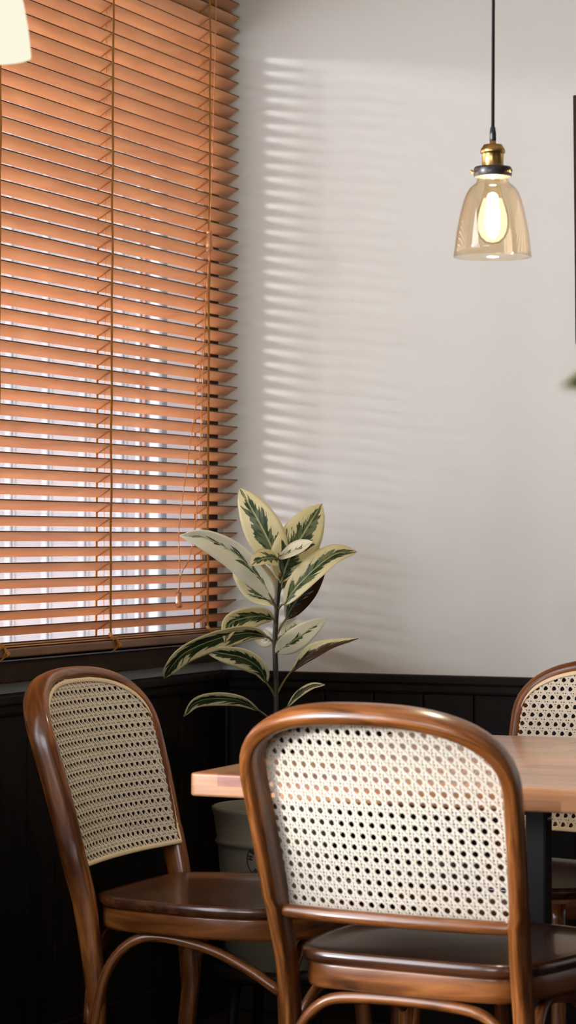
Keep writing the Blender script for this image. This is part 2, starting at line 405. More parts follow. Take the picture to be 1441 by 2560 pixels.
# ribbed siding of the building outside
SY = 1.5
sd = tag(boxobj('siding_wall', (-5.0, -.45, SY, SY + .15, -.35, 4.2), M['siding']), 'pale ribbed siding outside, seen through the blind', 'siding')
ribm = None
xs = [ony(px, 1280, SY).x for px in (300, 205, 112, 22)]
stp = (xs[3] - xs[0]) / 3.0
k = -3
while True:
    x = xs[0] + stp * k; k += 1
    if k == -1: continue
    if x < -4.9: break
    if x > -.5: continue
    if ribm is None:
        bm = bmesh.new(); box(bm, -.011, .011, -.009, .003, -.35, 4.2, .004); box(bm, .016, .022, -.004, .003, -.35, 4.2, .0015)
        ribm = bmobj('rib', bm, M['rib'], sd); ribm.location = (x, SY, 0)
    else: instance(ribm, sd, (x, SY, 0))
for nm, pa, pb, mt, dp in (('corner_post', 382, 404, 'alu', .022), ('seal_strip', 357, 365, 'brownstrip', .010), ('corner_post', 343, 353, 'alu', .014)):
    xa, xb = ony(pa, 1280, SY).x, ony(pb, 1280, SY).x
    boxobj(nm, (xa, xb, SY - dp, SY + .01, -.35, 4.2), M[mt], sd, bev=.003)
tag(boxobj('shade_roof', (-3.2, -T, -2.3, SY, 2.95, 3.03), M['frame']), 'flat unseen roof added outside to shade the siding and window', kind='structure')  # added unseen roof, keeps sky light off the siding
tag(boxobj('ground', (-9, -T, -9, 6, -.45, -.35), M['ground']), 'grey pavement outside the window', kind='structure')

# ------------------------------------------------------------------ venetian blind
XR = 0.044; XW = 0.014                                   # room-side and window-side slat edges
DZ = .0190; PITCH = .0308
YE = -.020; YS = -2.0
zt = onx(593, 438, XR)
zt = (P(593, 438, (Vector((XR, YE, 0)) - CAM).dot(fw) / 1.0)).z
bl = empty('venetian_blind', (.03, YE, .862)); tag(bl, 'orange-brown wooden slatted blind covering the window', 'blind')
def bpart(o):
    o.parent = bl; o.matrix_parent_inverse = Matrix.Translation(-bl.location); return o
n_ = Vector((-DZ, 0, XR - XW)).normalized() * .0014
sv = []
a0 = Vector((XW, 0, -DZ / 2)); a1 = Vector((XR, 0, DZ / 2)); ax = (a1 - a0).normalized()
prof = [a0 + n_ * .4, a0 + n_ + ax * .0012, a1 + n_ - ax * .0012, a1 + n_ * .4, a1 - n_ * .4, a1 - n_ - ax * .0012, a0 - n_ + ax * .0012, a0 - n_ * .4]
for yy in (YE, YS):
    for p in prof: sv.append(p + Vector((0, yy, 0)))
m_ = len(prof)
sf = [(i, (i + 1) % m_, m_ + (i + 1) % m_, m_ + i) for i in range(m_)] + [tuple(range(m_ - 1, -1, -1)), tuple(range(m_, 2 * m_))]
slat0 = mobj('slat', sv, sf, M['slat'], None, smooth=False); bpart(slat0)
slat0.data.materials.append(M['edge_shade'])
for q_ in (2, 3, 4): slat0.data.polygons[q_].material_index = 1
KLO, KHI = -34, 28
zc0 = zt - DZ / 2
slz = []
for k in range(KLO, KHI):
    z = zc0 + k * PITCH
    if z > 2.40: break
    slz.append(z)
    o = slat0 if k == KLO else slat0.copy()
    if k != KLO: col.objects.link(o)
    bpart(o)
    rr = random.Random(k)
    o.location = (rr.uniform(-.0005, .0005), rr.uniform(-.002, .002), z + rr.uniform(-.0005, .0005)); o.rotation_euler = (0, 0, 0)
ztop = slz[-1] + .03
RZ0, RZ1 = .862, .880
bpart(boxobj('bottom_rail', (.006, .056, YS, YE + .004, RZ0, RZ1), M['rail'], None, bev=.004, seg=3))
for q in range(2):
    o = boxobj('slat', (.010, .047, YS, YE, RZ1 + .0015 + q * .0045, RZ1 + .0045 + q * .0045), M['slat'], None, bev=.001, seg=1); bpart(o); o.rotation_euler = (0, 0, 0)
bpart(boxobj('head_rail', (.004, .060, YS, YE, ztop, ztop + .045), M['slat'], None, bev=.003))
# ladders
def ribbon(name, path, w, th, mat, axis=Vector((0, 1, 0))):
    v = []; f = []
    T_ = tangents(path)
    for i, p in enumerate(path):
        nn = T_[i].cross(axis).normalized()
        for s, q in ((-1, -1), (1, -1), (1, 1), (-1, 1)): v.append(p + axis * (s * w / 2) + nn * (q * th / 2))
    for i in range(len(path) - 1):
        for k2 in range(4): f.append((i * 4 + k2, i * 4 + (k2 + 1) % 4, (i + 1) * 4 + (k2 + 1) % 4, (i + 1) * 4 + k2))
    f += [(3, 2, 1, 0), tuple((len(path) - 1) * 4 + k2 for k2 in range(4))]
    return mobj(name, v, f, mat, None, smooth=False)
for li, px in enumerate((-4, 278, 521)):
    ly = onx(px, 1000, XR + .001).y
    rnd = random.Random(li)
    zz = [ztop - (ztop - .90) * i / 44 for i in range(45)]
    fr = [Vector((XR + .0018 + .0006 * math.sin(i * 1.3), ly + .0012 * math.sin(i * .9 + li), z)) for i, z in enumerate(zz)]
    fr += [Vector((XR + .004, ly - .001, .893)), Vector((XR + .014, ly + .006, .884)), Vector((XR + .016, ly + .010, .874)), Vector((XR + .012, ly + .008, .864)), Vector((XR + .008, ly + .003, .858))]
    lf = bpart(ribbon('ladder_tape', fr, .0092, .0010, M['tape']))
    bk = [Vector((XW - .0016, ly, z)) for z in (ztop, 1.6, .885)]
    bpart(ribbon('ladder_tape', bk, .0092, .0010, M['tape']))
    bpart(tube('lift_cord', [(.030, ly, ztop), (.030, ly, 1.6), (.030, ly, .88)], .0009, M['cord'], seg=6))
    rung = None
    for z in slz:
        if rung is None:
            rung = ribbon('rung', [a0 - n_ * 1.7 + Vector((-.001, 0, 0)), a1 - n_ * 1.7 + Vector((.001, 0, 0))], .0030, .0007, M['tape']); rung.parent = lf
            first_r = rung
        else:
            rung = first_r.copy(); col.objects.link(rung)
        rung.location = (0, ly, z)
    # crumpled slack of the tape over the bottom rail
    slack = [Vector((XR + .002, ly - .004, .896)), Vector((XR + .012, ly - .016, .890)), Vector((XR + .016, ly - .010, .882)), Vector((XR + .013, ly + .008, .878)), Vector((XR + .019, ly + .014, .870)), Vector((XR + .015, ly + .002, .863)), Vector((XR + .011, ly - .012, .857))]
    bpart(ribbon('tape_slack', catmull(slack, 4), .008, .0011, M['tape'], axis=Vector((.35, .85, .35)).normalized()))
XC = XR + .012
def cordpath(pts, x=XC): return [onx(a, b, x) for a, b in pts]
def wiggle(path, amp=.0012):
    out = catmull(path, 5)
    for i, p in enumerate(out):
        p.y += amp * math.sin(i * 1.7); p.x += .5 * amp * math.sin(i * 2.3)
    return out
bpart(tube('pull_cord', wiggle(cordpath([(541, -60), (540, 60), (537, 180), (534, 300), (531, 420), (527, 520), (525, 578)]), .0006), .0011, M['cord'], seg=6))
bpart(tube('pull_cord', wiggle(cordpath([(524, 620), (520, 690), (514, 770), (510, 850), (503, 900), (492, 990), (480, 1080), (466, 1180), (452, 1280), (447, 1340), (449, 1400), (450, 1437), (446, 1482)]), .0006), .0011, M['cord'], seg=6))
bpart(tube('pull_cord', wiggle(cordpath([(526, 620), (518, 740), (510, 860), (507, 960), (502, 1080), (497, 1190), (492, 1290), (484, 1350), (470, 1405), (453, 1436), (447, 1482)]), .0006), .0011, M['cord'], seg=6))
def tassel(px, py0, py1):
    a = onx(px, py0, XC); b2 = onx(px, py1, XC); h = a.z - b2.z
    o = lathe('cord_tassel', [(.0015, h), (.0058, h), (.0066, h * .93), (.0062, h * .75), (.0060, h * .5), (.0068, h * .3), (.0080, h * .2), (.0086, h * .1), (.0076, .0), (.001, -.0008)], M['tassel'], None, 20)
    for v in o.data.vertices: v.co += Vector((a.x, a.y, b2.z))
    bpart(o)
tassel(447, 1481, 1519); tassel(524, 578, 628)

# ------------------------------------------------------------------ chairs
SEATZ = .47
def half_w(z):
    if z >= SEATZ: return .196 + (.213 - .196) * min(1, (z - SEATZ) / (.732 - SEATZ)) ** .9
    return .196 - .004 * (SEATZ - z) / SEATZ
def back_y(s, z):
    t = z - SEATZ
    if t >= 0: y = -.205 - (.20 * t + .25 * t * t)
    elif t > -.2: y = -.205 - .20 * t - .5 * t * t * .6
    else: y = -.205 + .028 - .10 * (-t - .2)
    c = .030 * min(1, max(0, t) / .08)
    return y - c * (1 - min(1, (s / .213) ** 2))
ZC, AA, BB, PW = .732, .213, .110, 2.6
def hoop_pts():
    L_ = []
    for i in range(27):
        z = .0 + (ZC - .0) * i / 27
        L_.append((half_w(z), z))
    arch = []
    for i in range(61):
        a = math.pi * i / 60
        ca, sa = math.cos(a), math.sin(a)
        arch.append((AA * math.copysign(abs(ca) ** (2 / PW), ca), ZC + BB * abs(sa) ** (2 / PW)))
    pts = L_ + arch + [(-x, z) for x, z in reversed(L_)]
    # resample evenly
    P3 = [Vector((x, 0, z)) for x, z in pts]
    cum = [0]
    for a, b in zip(P3, P3[1:]): cum.append(cum[-1] + (b - a).length)
    out = []; n = 130; j = 0
    for i in range(n + 1):
        s = cum[-1] * i / n
        while j < len(cum) - 2 and cum[j + 1] < s: j += 1
        q = P3[j].lerp(P3[j + 1], (s - cum[j]) / max(1e-9, cum[j + 1] - cum[j]))
        out.append(Vector((q.x, back_y(q.x, q.z), q.z)))
    return out
def inside(s, z, inset, z0=.524):
    if z < z0: return False
    if z <= ZC: return abs(s) <= half_w(z) - inset
    a, b = AA - inset, BB - inset
    return (abs(s) / a) ** PW + ((z - ZC) / b) ** PW <= 1
def build_chair():
    root = empty('bentwood_chair', (0, 0, 0))
    hp = hoop_pts(); nh = len(hp)
    def taper(i):
        z = hp[i].z; return .0140 if z > .42 else .0120 + .002 * z / .42
    def taperd(i):
        z = hp[i].z; return .0235 if z > .50 else (.0175 + .006 * max(0, z - .30) / .20 if z > .30 else .0145 + .003 * z / .30)
    def nrm(i):
        z = hp[i].z; t = max(0, z - SEATZ); s = hp[i].x
        return Vector((-.28 * s / .213 * (1 if z > .55 else 0), 1, (.20 + .5 * t) * (1 if z > SEATZ else .3)))
    v, f = sweep(hp, taper, taperd, nrm, seg=16, power=2.6)
    mobj('back_hoop', v, f, M['chair'], root, uvs=sweep_uv(hp, 16, .016))
    # cross rail under the cane
    rp = []
    for i in range(25):
        s = -.197 + .394 * i / 24
        rp.append(Vector((s, back_y(s, .530) + .001, .530)))
    v, f = sweep(rp, lambda i: .011, lambda i: .0105, lambda i: Vector((0, .25, 1)), seg=12, power=2.6)
    mobj('back_rail', v, f, M['chair'], root, uvs=sweep_uv(rp, 12, .012))
    # cane weave
    p = .0175; off = .0200
    verts = []; faces = []
    def S3(s, z, k):
        t = max(0, z - SEATZ)
        return Vector((s, back_y(s, z) + off + k, z - k * (.2 + .5 * t)))
    def strand(ax_, ay, dx, dy, w, layer):
        ln = math.hypot(dx, dy); dx /= ln; dy /= ln
        run = []; step = .006; tt = -0.9
        seg_ = []
        while tt < .9:
            s, z = ax_ + dx * tt, ay + dy * tt
            if inside(s, z, .0045): run.append((s, z))
            elif run: seg_.append(run); run = []
            tt += step
        if run: seg_.append(run)
        for rn in seg_:
            if len(rn) < 2: continue
            keep = [rn[i] for i in range(0, len(rn), 3)]
            if keep[-1] != rn[-1]: keep.append(rn[-1])
            base = len(verts); nx, ny = -dy * w / 2, dx * w / 2; th = .0005
            for (s, z) in keep:
                for e, q in ((-1, -1), (1, -1), (1, 1), (-1, 1)):
                    verts.append(S3(s + nx * e, z + ny * e, layer + q * th))
            for i in range(len(keep) - 1):
                for k2 in range(4):
                    faces.append((base + i * 4 + k2, base + i * 4 + (k2 + 1) % 4, base + (i + 1) * 4 + (k2 + 1) % 4, base + (i + 1) * 4 + k2))
    zref = .69
    for i in range(-14, 15):
        for sgn in (-1, 1): strand((i + .5) * p + sgn * .16 * p, zref, 0, 1, .17 * p, -.0008)
    for j in range(-12, 13):
        for sgn in (-1, 1): strand(0, zref + (j + .5) * p + sgn * .16 * p, 1, 0, .17 * p, .0)
    for k2 in range(-30, 31):
        strand((k2 + .5) * p, zref, 1, 1, .22 * p, .0009)
        strand((k2 + .5) * p, zref, 1, -1, .22 * p, -.0017)
    cw = mobj('cane_weave', verts, faces, M['cane'], root, smooth=False); tag(cw, 'open hexagonal natural cane webbing', kind='stuff')
    # spline bead holding the cane
    sp = []
    for i in range(60):
        a = math.pi * i / 59; ca, sa = math.cos(a), math.sin(a)
        s = (AA - .0075) * math.copysign(abs(ca) ** (2 / PW), ca); z = ZC + (BB - .0075) * abs(sa) ** (2 / PW)
        sp.append((s, z))
    right = [(half_w(z) - .0075, z) for z in [.525 + (ZC - .525) * i / 16 for i in range(16)]]
    loop = right + sp + [(-s, z) for s, z in reversed(right)] + [(-.189 + .378 * i / 15, .525) for i in range(1, 15)]
    lp = [S3(s, z, .0022) for s, z in loop]
    v, f = sweep(lp, lambda i: .0045, lambda i: .0018, lambda i: Vector((0, 1, .25)), seg=8, closed=True)
    mobj('cane_spline', v, f, M['spline'], root)
    # seat
    half = [(0, -.205), (.10, -.204), (.165, -.192), (.198, -.14), (.218, -.04), (.224, .06), (.205, .145), (.150, .205), (.075, .230)]
    out = half + [(0, .235)] + [(-x, y) for x, y in reversed(half[1:])]
    ol = [(q.x, q.y) for q in catmull([Vector((x, y, 0)) for x, y in out], 5, True)]
    n = len(ol)
    def rings(prof_, mat, nm):
        vv = []; ff = []
        for (sc_, z) in prof_:
            for x, y in ol:
                vv.append((x * sc_, (y - .01) * sc_ + .01, z))
        for i in range(len(prof_) - 1):
            for k2 in range(n):
                k3 = (k2 + 1) % n
                ff.append((i * n + k2, i * n + k3, (i + 1) * n + k3, (i + 1) * n + k2))
        ff.append(tuple(reversed(range(n)))); ff.append(tuple((len(prof_) - 1) * n + k2 for k2 in range(n)))
        return mobj(nm, vv, ff, mat, root)
    Z = SEATZ
    rings([(.02, Z - .020), (.985, Z - .020), (1.0, Z - .015), (1.004, Z - .009), (1.0, Z - .003), (.985, Z), (.95, Z - .001), (.90, Z - .0045), (.75, Z - .0075), (.4, Z - .010), (.02, Z - .011)], M['seat'], 'seat')
    rings([(.86, Z - .020), (.965, Z - .020), (.968, Z - .024), (.968, Z - .052), (.96, Z - .058), (.87, Z - .058), (.86, Z - .050), (.86, Z - .022)], M['apron'], 'seat_apron')
    for s in (-1, 1):
        lg = [Vector((s * .165, .165, Z - .03)), Vector((s * .172, .172, .30)), Vector((s * .182, .185, .15)), Vector((s * .195, .205, 0))]
        tube('leg', catmull(lg, 5), .0175, M['chair'], root, 12, .0125)
        br = [Vector((s * .205, -.185, .17)), Vector((s * .203, -.176, .26)), Vector((s * .198, -.155, .345)), Vector((s * .190, -.115, .393)), Vector((s * .184, -.06, .405)), Vector((s * .180, .03, .39)), Vector((s * .176, .10, .36)), Vector((s * .174, .160, .325))]
        tube('brace', catmull(br, 5), .0095, M['chair'], root, 10)
    for y, w_ in ((.172, .165), (-.192, .20)):
        br = [Vector((-w_, y, .25)), Vector((-w_ * .93, y, .33)), Vector((-w_ * .72, y, .385)), Vector((-w_ * .4, y, .402)), Vector((w_ * .4, y, .402)), Vector((w_ * .72, y, .385)), Vector((w_ * .93, y, .33)), Vector((w_, y, .25))]
        tube('brace', catmull(br, 5), .009, M['chair'], root, 10)
    return root
GC = 'bentwood cane chairs around the table'
chair_near = build_chair()
tag(chair_near, 'bentwood cane chair nearest the camera, seen from behind, tucked under the table', 'chair', GC)
chair_near.location = (1.166, -1.689, 0); chair_near.rotation_euler = (0, 0, math.radians(-6))
chair_left = copy_tree(chair_near)
tag(chair_left, 'bentwood cane chair at the table end below the slatted blind, seen side-on', 'chair', GC)
chair_left.location = (.610, -1.295, 0); chair_left.rotation_euler = (0, 0, math.radians(-90))
chair_far = copy_tree(chair_near)
tag(chair_far, 'bentwood cane chair on the far side of the table, facing the camera', 'chair', GC)
chair_far.location = (1.015, -.83, 0); chair_far.rotation_euler = (0, 0, math.radians(180 - 16))

# ------------------------------------------------------------------ table
TZ, TT = .72, .037
tx0, tx1, ty0, ty1 = .735, 2.05, -1.765, -.79
tb = empty('dining_table', (1.4, -1.28, 0)); tag(tb, 'thick butcher-block table on a black metal pedestal', 'table')
def tpart(o):
    o.parent = tb; o.matrix_parent_inverse = Matrix.Translation(-tb.location); return o
tt = tpart(boxobj('tabletop', (tx0 + .03, tx1 - .03, ty0 + .03, ty1 - .03, TZ - TT + .002, TZ - .004), M['table'], None))
rows = 15; rw = (ty1 - ty0) / rows
rnd = random.Random(3)
def stave(x0, x1, y0, y1, z0, z1, corner=None, rc=.012, mt='table'):
    t = bmesh.new(); bmesh.ops.create_cube(t, size=1.0)
    for v in t.verts: v.co = Vector(((x0 + x1) / 2 + v.co.x * (x1 - x0), (y0 + y1) / 2 + v.co.y * (y1 - y0), (z0 + z1) / 2 + v.co.z * (z1 - z0)))
    if corner:
        ed = [e for e in t.edges if all(abs(v.co.x - corner[0]) < 1e-5 and abs(v.co.y - corner[1]) < 1e-5 for v in e.verts)]
        bmesh.ops.bevel(t, geom=ed, offset=rc, segments=5, affect='EDGES', profile=.5)
    # soften only the outer edges of the slab
    def outer(e):
        a, b = e.verts[0].co, e.verts[1].co; m = (a + b) / 2
        on = [abs(m.x - tx0) < .013 and (abs(a.x - tx0) < .013 and abs(b.x - tx0) < .013), abs(a.y - ty0) < .013 and abs(b.y - ty0) < .013, abs(a.y - ty1) < 1e-5 and abs(b.y - ty1) < 1e-5, abs(a.x - tx1) < 1e-5 and abs(b.x - tx1) < 1e-5]
        hz = abs(a.z - b.z) < 1e-6 and (abs(a.z - TZ) < 1e-6 or abs(a.z - (TZ - TT)) < 1e-6)
        return hz and any(on)
    ed = [e for e in t.edges if outer(e)]
    if ed: bmesh.ops.bevel(t, geom=ed, offset=.004, segments=3, affect='EDGES', profile=.5)
    o = bmobj('stave', t, M[mt], None); o.parent = tt
    return o
zm = TZ - TT * .52
for lay, (z0, z1) in enumerate(((zm, TZ), (TZ - TT, zm))):
    for r in range(rows):
        if lay == 1 and 0 < r < rows - 1: continue
        y0 = ty0 + r * rw; y1 = y0 + rw
        x = tx0; first = True
        while x < tx1 - 1e-4:
            ln = rnd.uniform(.22, .48)
            if r == 0 and first: ln = .050 if lay == 0 else .62
            elif r == 0 and lay == 0 and x < tx0 + .06: ln = .30
            x1_ = min(tx1, x + ln)
            if tx1 - x1_ < .1: x1_ = tx1
            cn = None
            if first and r == 0: cn = (tx0, ty0)
            if first and r == rows - 1: cn = (tx0, ty1)
            stave(x, x1_, y0, y1, z0, z1, cn, mt='table_red' if (r == 0 and lay == 0 and abs(x - tx0 - .05) < .02) or (not first and rnd.random() < .14) else 'table'); x = x1_; first = False
for xx in (tx0, tx1):                                      # closing lower strips at the two ends
    a = (xx, xx + .06) if xx == tx0 else (xx - .06, xx)
    stave(a[0], a[1], ty0 + rw, ty1 - rw, TZ - TT, zm)
pcx, pcy = 1.10, -1.27
pp = onx(1345, 2160, 1.0)
tpart(boxobj('pedestal_post', (1.150, 1.186, -1.296, -1.255, .03, TZ - TT - .008), M['black'], None, bev=.004))
tpart(boxobj('pedestal_post', (1.60, 1.645, -1.30, -1.255, .03, TZ - TT - .008), M['black'], None, bev=.004))
tpart(boxobj('mounting_plate', (1.02, 1.80, -1.50, -1.06, TZ - TT - .010, TZ - TT), M['black'], None, bev=.002))
tpart(boxobj('base_plate', (1.02, 1.82, -1.45, -1.10, .0, .03), M['black'], None, bev=.006))
b1 = tpart(lathe('bolt', [(.001, .004), (.006, .003), (.007, 0), (.007, -.004)], M['bolt'], None, 12))
b1.data.transform(Matrix.Translation(Vector((1.187, -1.278, .62))) @ Matrix.Rotation(math.pi / 2, 4, 'Y'))

# ------------------------------------------------------------------ plant
PZ = 5.40
PC = P(690, 2020, PZ); pc = Vector((PC.x, PC.y, 0))
st = empty('plant_stand', (pc.x, pc.y, 0)); tag(st, 'low dark wooden stand under the stoneware pot', 'stand')
lathe('stand_top', [(.001, .185), (.125, .185), (.13, .19), (.13, .203), (.125, .208), (.001, .208)], M['wainscot'], st, 32)
for k in range(4):
    a = math.pi / 4 + k * math.pi / 2
    tube('leg', [(.085 * math.cos(a), .085 * math.sin(a), .19), (.105 * math.cos(a), .105 * math.sin(a), 0)], .012, M['wainscot'], st, 8)
pot = empty('plant_pot', (pc.x, pc.y, .208)); tag(pot, 'grey stoneware pot with a round printed emblem, behind the table corner', 'pot')
RR = .133; H = .332
lathe('body', [(.001, 0), (.094, 0), (.098, .004), (.112, .15), (.1195, .245), (.1195, .252), (.124, .255), (.127, .260), (.124, .266), (.1225, .268), (.130, .318), (.1335, .325), (RR, .331), (.129, .333), (.1255, .330), (.121, .30), (.113, .225), (.001, .225)], M['stone'], pot, 64)
so = lathe('soil', [(.001, .246), (.06, .244), (.1145, .240), (.1135, .230), (.001, .230)], M['soil'], pot, 32)
# printed emblem wrapped on the pot
def pot_r(z): return .112 + (.1195 - .112) * (z - .15) / .095
emc = P(661, 2151, PZ - .115)
ez = emc.z - .208
tocam = (CAM - Vector((pc.x, pc.y, 1.1))); tocam.z = 0
lat = (emc - Vector((pc.x, pc.y, 0))).dot(rt)
ea = math.atan2(-fw.y, -fw.x) + math.asin(max(-1, min(1, lat / pot_r(ez))))
EV = []; EF = []
def wrap(u, w, lift=.0006):                                # u to the right as seen, w up
    z = ez + w; r = pot_r(z) + lift; a = ea + u / r
    return (r * math.cos(a), r * math.sin(a), z)
ER = .0385
def ringband(r0, r1, n=64):
    b = len(EV)
    for i in range(n):
        a = 2 * math.pi * i / n
        for r in (r0, r1): EV.append(wrap(r * math.cos(a), r * math.sin(a)))
    for i in range(n):
        j = (i + 1) % n; EF.append((b + 2 * i, b + 2 * i + 1, b + 2 * j + 1, b + 2 * j))
ringband(ER - .0026, ER)
def glyph(ch, size, cx, cy, rot):
    cu = bpy.data.curves.new('glyph', 'FONT'); cu.body = ch; cu.size = size; cu.align_x = 'CENTER'; cu.offset = .0011; cu.resolution_u = 3
    ob = bpy.data.objects.new('glyph', cu); col.objects.link(ob)
    dg = bpy.context.evaluated_depsgraph_get(); me = bpy.data.meshes.new_from_object(ob.evaluated_get(dg))
    b = len(EV); c_, s_ = math.cos(rot), math.sin(rot)
    for v in me.vertices: EV.append(wrap(cx + v.co.x * c_ - v.co.y * s_, cy + v.co.x * s_ + v.co.y * c_))
    for pl in me.polygons: EF.append(tuple(b + i for i in pl.vertices))
    bpy.data.objects.remove(ob); bpy.data.curves.remove(cu); bpy.data.meshes.remove(me)
tr_ = ER - .0130
for i, ch in enumerate('HERITAGE'):
    a = math.radians(172 - i * 164 / 7); glyph(ch, .0130, tr_ * math.cos(a), tr_ * math.sin(a), a - math.pi / 2)
tr_ = ER - .0042
for i, ch in enumerate('POTTERY'):
    a = math.radians(228 + i * 84 / 6); glyph(ch, .0122, tr_ * math.cos(a), tr_ * math.sin(a), a + math.pi / 2)
for (sx, sy, sr) in ((-.014, .006, .0065), (-.004, .011, .0065), (.008, .010, .006), (-.007, -.001, .005), (.003, .001, .005)):
    b = len(EV); EV.append(wrap(sx, sy))
    for i in range(12):
        a = 2 * math.pi * i / 12; r = sr if i % 2 == 0 else sr * .5
        EV.append(wrap(sx + r * math.cos(a), sy + r * math.sin(a)))
    for i in range(12): EF.append((b, b + 1 + i, b + 1 + (i + 1) % 12))
b = len(EV)
for i in range(13):
    a = math.radians(200 + i * 140 / 12)
    for r in (.019, .0225): EV.append(wrap(r * math.cos(a) * .6 + .004, r * math.sin(a) - .002))
for i in range(12): EF.append((b + 2 * i, b + 2 * i + 1, b + 2 * i + 3, b + 2 * i + 2))
em = mobj('emblem', EV, EF, M['print'], pot, smooth=False); tag(em, 'round black printed emblem with lettering')

pl = empty('rubber_plant', (pc.x, pc.y, .504)); tag(pl, 'variegated rubber plant with cream and green leaves in the corner', 'plant')
def ppart(o, par=None):
    o.parent = par or pl
    o.matrix_parent_inverse = Matrix.Translation(-pl.location)
    return o
s_px = [(688, 2030, 0), (690, 1850, 0), (690, 1700, 0), (688, 1610, 0), (691, 1540, 0), (697, 1470, 0), (700, 1415, 0)]
spth = catmull([P(a, b, PZ + c) for a, b, c in s_px], 6)
ppart(tube('stem', spth, .0062, M['stem'], None, 10, .0048))
ppart(tube('shoot', [P(700, 1440, PZ - .012), P(700, 1420, PZ - .012), P(701, 1395, PZ - .010), P(702, 1375, PZ - .006)], .0048, M['newstem'], None, 8, .0025))
def leaf(pts, wpx, roll, mat, fold=.25, stem_from=None, tipcurl=0.0, wav=.0, zb=None, owner=None):
    """pts: (px, py, depth offset) from base to tip; wpx: full width in photo pixels at that depth;
    roll: turn of the blade about its own axis, 0 = face to the camera."""
    zb = zb or PZ
    ctl = [P(a, b, zb + c) for a, b, c in pts]
    ns, nc = 22, 10
    path = catmull(ctl, max(2, ns // (len(ctl) - 1)))
    T_ = tangents(path); n = len(path)
    W = wpx * zb / FPX / 2
    V = []; Fc = []; UV = []
    cr, sr = math.cos(roll), math.sin(roll)
    rr = random.Random(int(pts[-1][0] * 7 + pts[-1][1]))
    ph = rr.uniform(0, 6)
    for i, p in enumerate(path):
        t = i / (n - 1)
        view = (CAM - p).normalized()
        N0 = (view - T_[i] * view.dot(T_[i])).normalized(); S0 = T_[i].cross(N0)
        S = S0 * cr + N0 * sr; N = N0 * cr - S0 * sr
        w = W * (max(0, math.sin(math.pi * min(1, t * .985 + .008)) ** .72)) * (1 - .12 * (t - .5))
        if t > .93: w *= max(.12, (1 - t) / .07) ** .6
        w = max(w, .0008)
        for k in range(nc + 1):
            v = -1 + 2 * k / nc
            lift = fold * abs(v) * w + wav * w * math.sin(7 * t + ph + v * 1.5) * abs(v) - .10 * w * v * v
            V.append(p + S * (v * w) + N * lift); UV.append((t, v * .5 + .5))
    for i in range(n - 1):
        for k in range(nc):
            a = i * (nc + 1) + k
            Fc.append((a, a + 1, a + nc + 2, a + nc + 1))
    o = mobj('leaf', V, Fc, M[mat], None, uvs=UV)
    md = o.modifiers.new('thickness', 'SOLIDIFY'); md.thickness = .0007
    own = owner or pl
    o.parent = own; o.matrix_parent_inverse = Matrix.Translation(-own.location)
    if stem_from:
        q = P(stem_from[0], stem_from[1], zb)
        pt = tube('petiole', catmull([q, q.lerp(path[0], .5) + Vector((0, 0, .003)), path[0], path[2]], 4), .0026, M['petiole'], None, 6, .0016)
        pt.parent = o
    return o
D = math.radians
leaf([(697, 1425, -.01), (678, 1365, -.02), (640, 1290, -.02), (599, 1220, .0)], 96, D(8), 'leaf', .12, (699, 1440))
leaf([(704, 1455, -.01), (722, 1400, -.02), (765, 1325, -.015), (806, 1259, .0)], 108, D(-8), 'leaf', .12, (699, 1462))
leaf([(683, 1503, -.02), (655, 1452, -.05), (590, 1385, -.08), (515, 1345, -.10), (449, 1339, -.10)], 78, D(32), 'leaf_pale', .45, (690, 1525))
leaf([(684, 1512, .02), (660, 1478, .04), (620, 1425, .05), (588, 1370, .05)], 96, D(-15), 'leaf', .1, (690, 1528))
leaf([(696, 1398, -.03), (680, 1395, -.07), (655, 1398, -.10), (627, 1414, -.12)], 58, D(-40), 'leaf', .2, (699, 1425))
leaf([(697, 1392, -.03), (725, 1380, -.07), (755, 1368, -.09), (782, 1354, -.10)], 50, D(48), 'leaf_pale', .35, (699, 1425))
leaf([(712, 1510, -.03), (740, 1470, -.06), (790, 1420, -.07), (840, 1385, -.06), (893, 1379, -.04)], 66, D(25), 'leaf', .4, (697, 1522))
leaf([(715, 1548, .01), (735, 1510, .02), (775, 1460, .02), (818, 1400, .03)], 66, D(-30), 'leaf_brown', .3, (694, 1585))
leaf([(705, 1470, .03), (730, 1440, .06), (765, 1400, .07), (800, 1360, .07)], 60, D(0), 'leaf', .2, (698, 1490))
leaf([(684, 1548, -.03), (650, 1540, -.07), (600, 1548, -.09), (574, 1562, -.10), (563, 1607, -.10)], 64, D(28), 'leaf', .3, (690, 1570), wav=.1)
leaf([(668, 1592, -.03), (620, 1582, -.07), (540, 1598, -.11), (465, 1630, -.13), (428, 1668, -.12), (411, 1696, -.10)], 66, D(40), 'leaf_dark', .35, (689, 1615), wav=.1)
leaf([(667, 1708, -.03), (650, 1672, -.06), (610, 1645, -.08), (560, 1634, -.09), (512, 1628, -.09)], 58, D(30), 'leaf_dark', .3, (689, 1745))
leaf([(684, 1600, .02), (668, 1598, .03), (652, 1592, .04), (640, 1580, .04)], 46, D(10), 'leaf_pale', .1, (690, 1612))
leaf([(690, 1632, -.02), (720, 1612, -.05), (765, 1580, -.06), (817, 1545, -.05)], 58, D(-12), 'leaf_pale', .15, (693, 1600))
leaf([(706, 1590, .02), (722, 1575, .03), (738, 1562, .04), (752, 1556, .04)], 50, D(5), 'leaf_pale', .1, (694, 1605))
leaf([(726, 1682, -.02), (770, 1640, -.05), (820, 1615, -.06), (896, 1596, -.06)], 36, D(30), 'leaf_dry', .5, (693, 1735), wav=.35)
leaf([(648, 1777, -.04), (600, 1752, -.08), (540, 1746, -.10), (490, 1756, -.11), (459, 1792, -.11)], 40, D(35), 'leaf_dark', .3, (690, 1815))
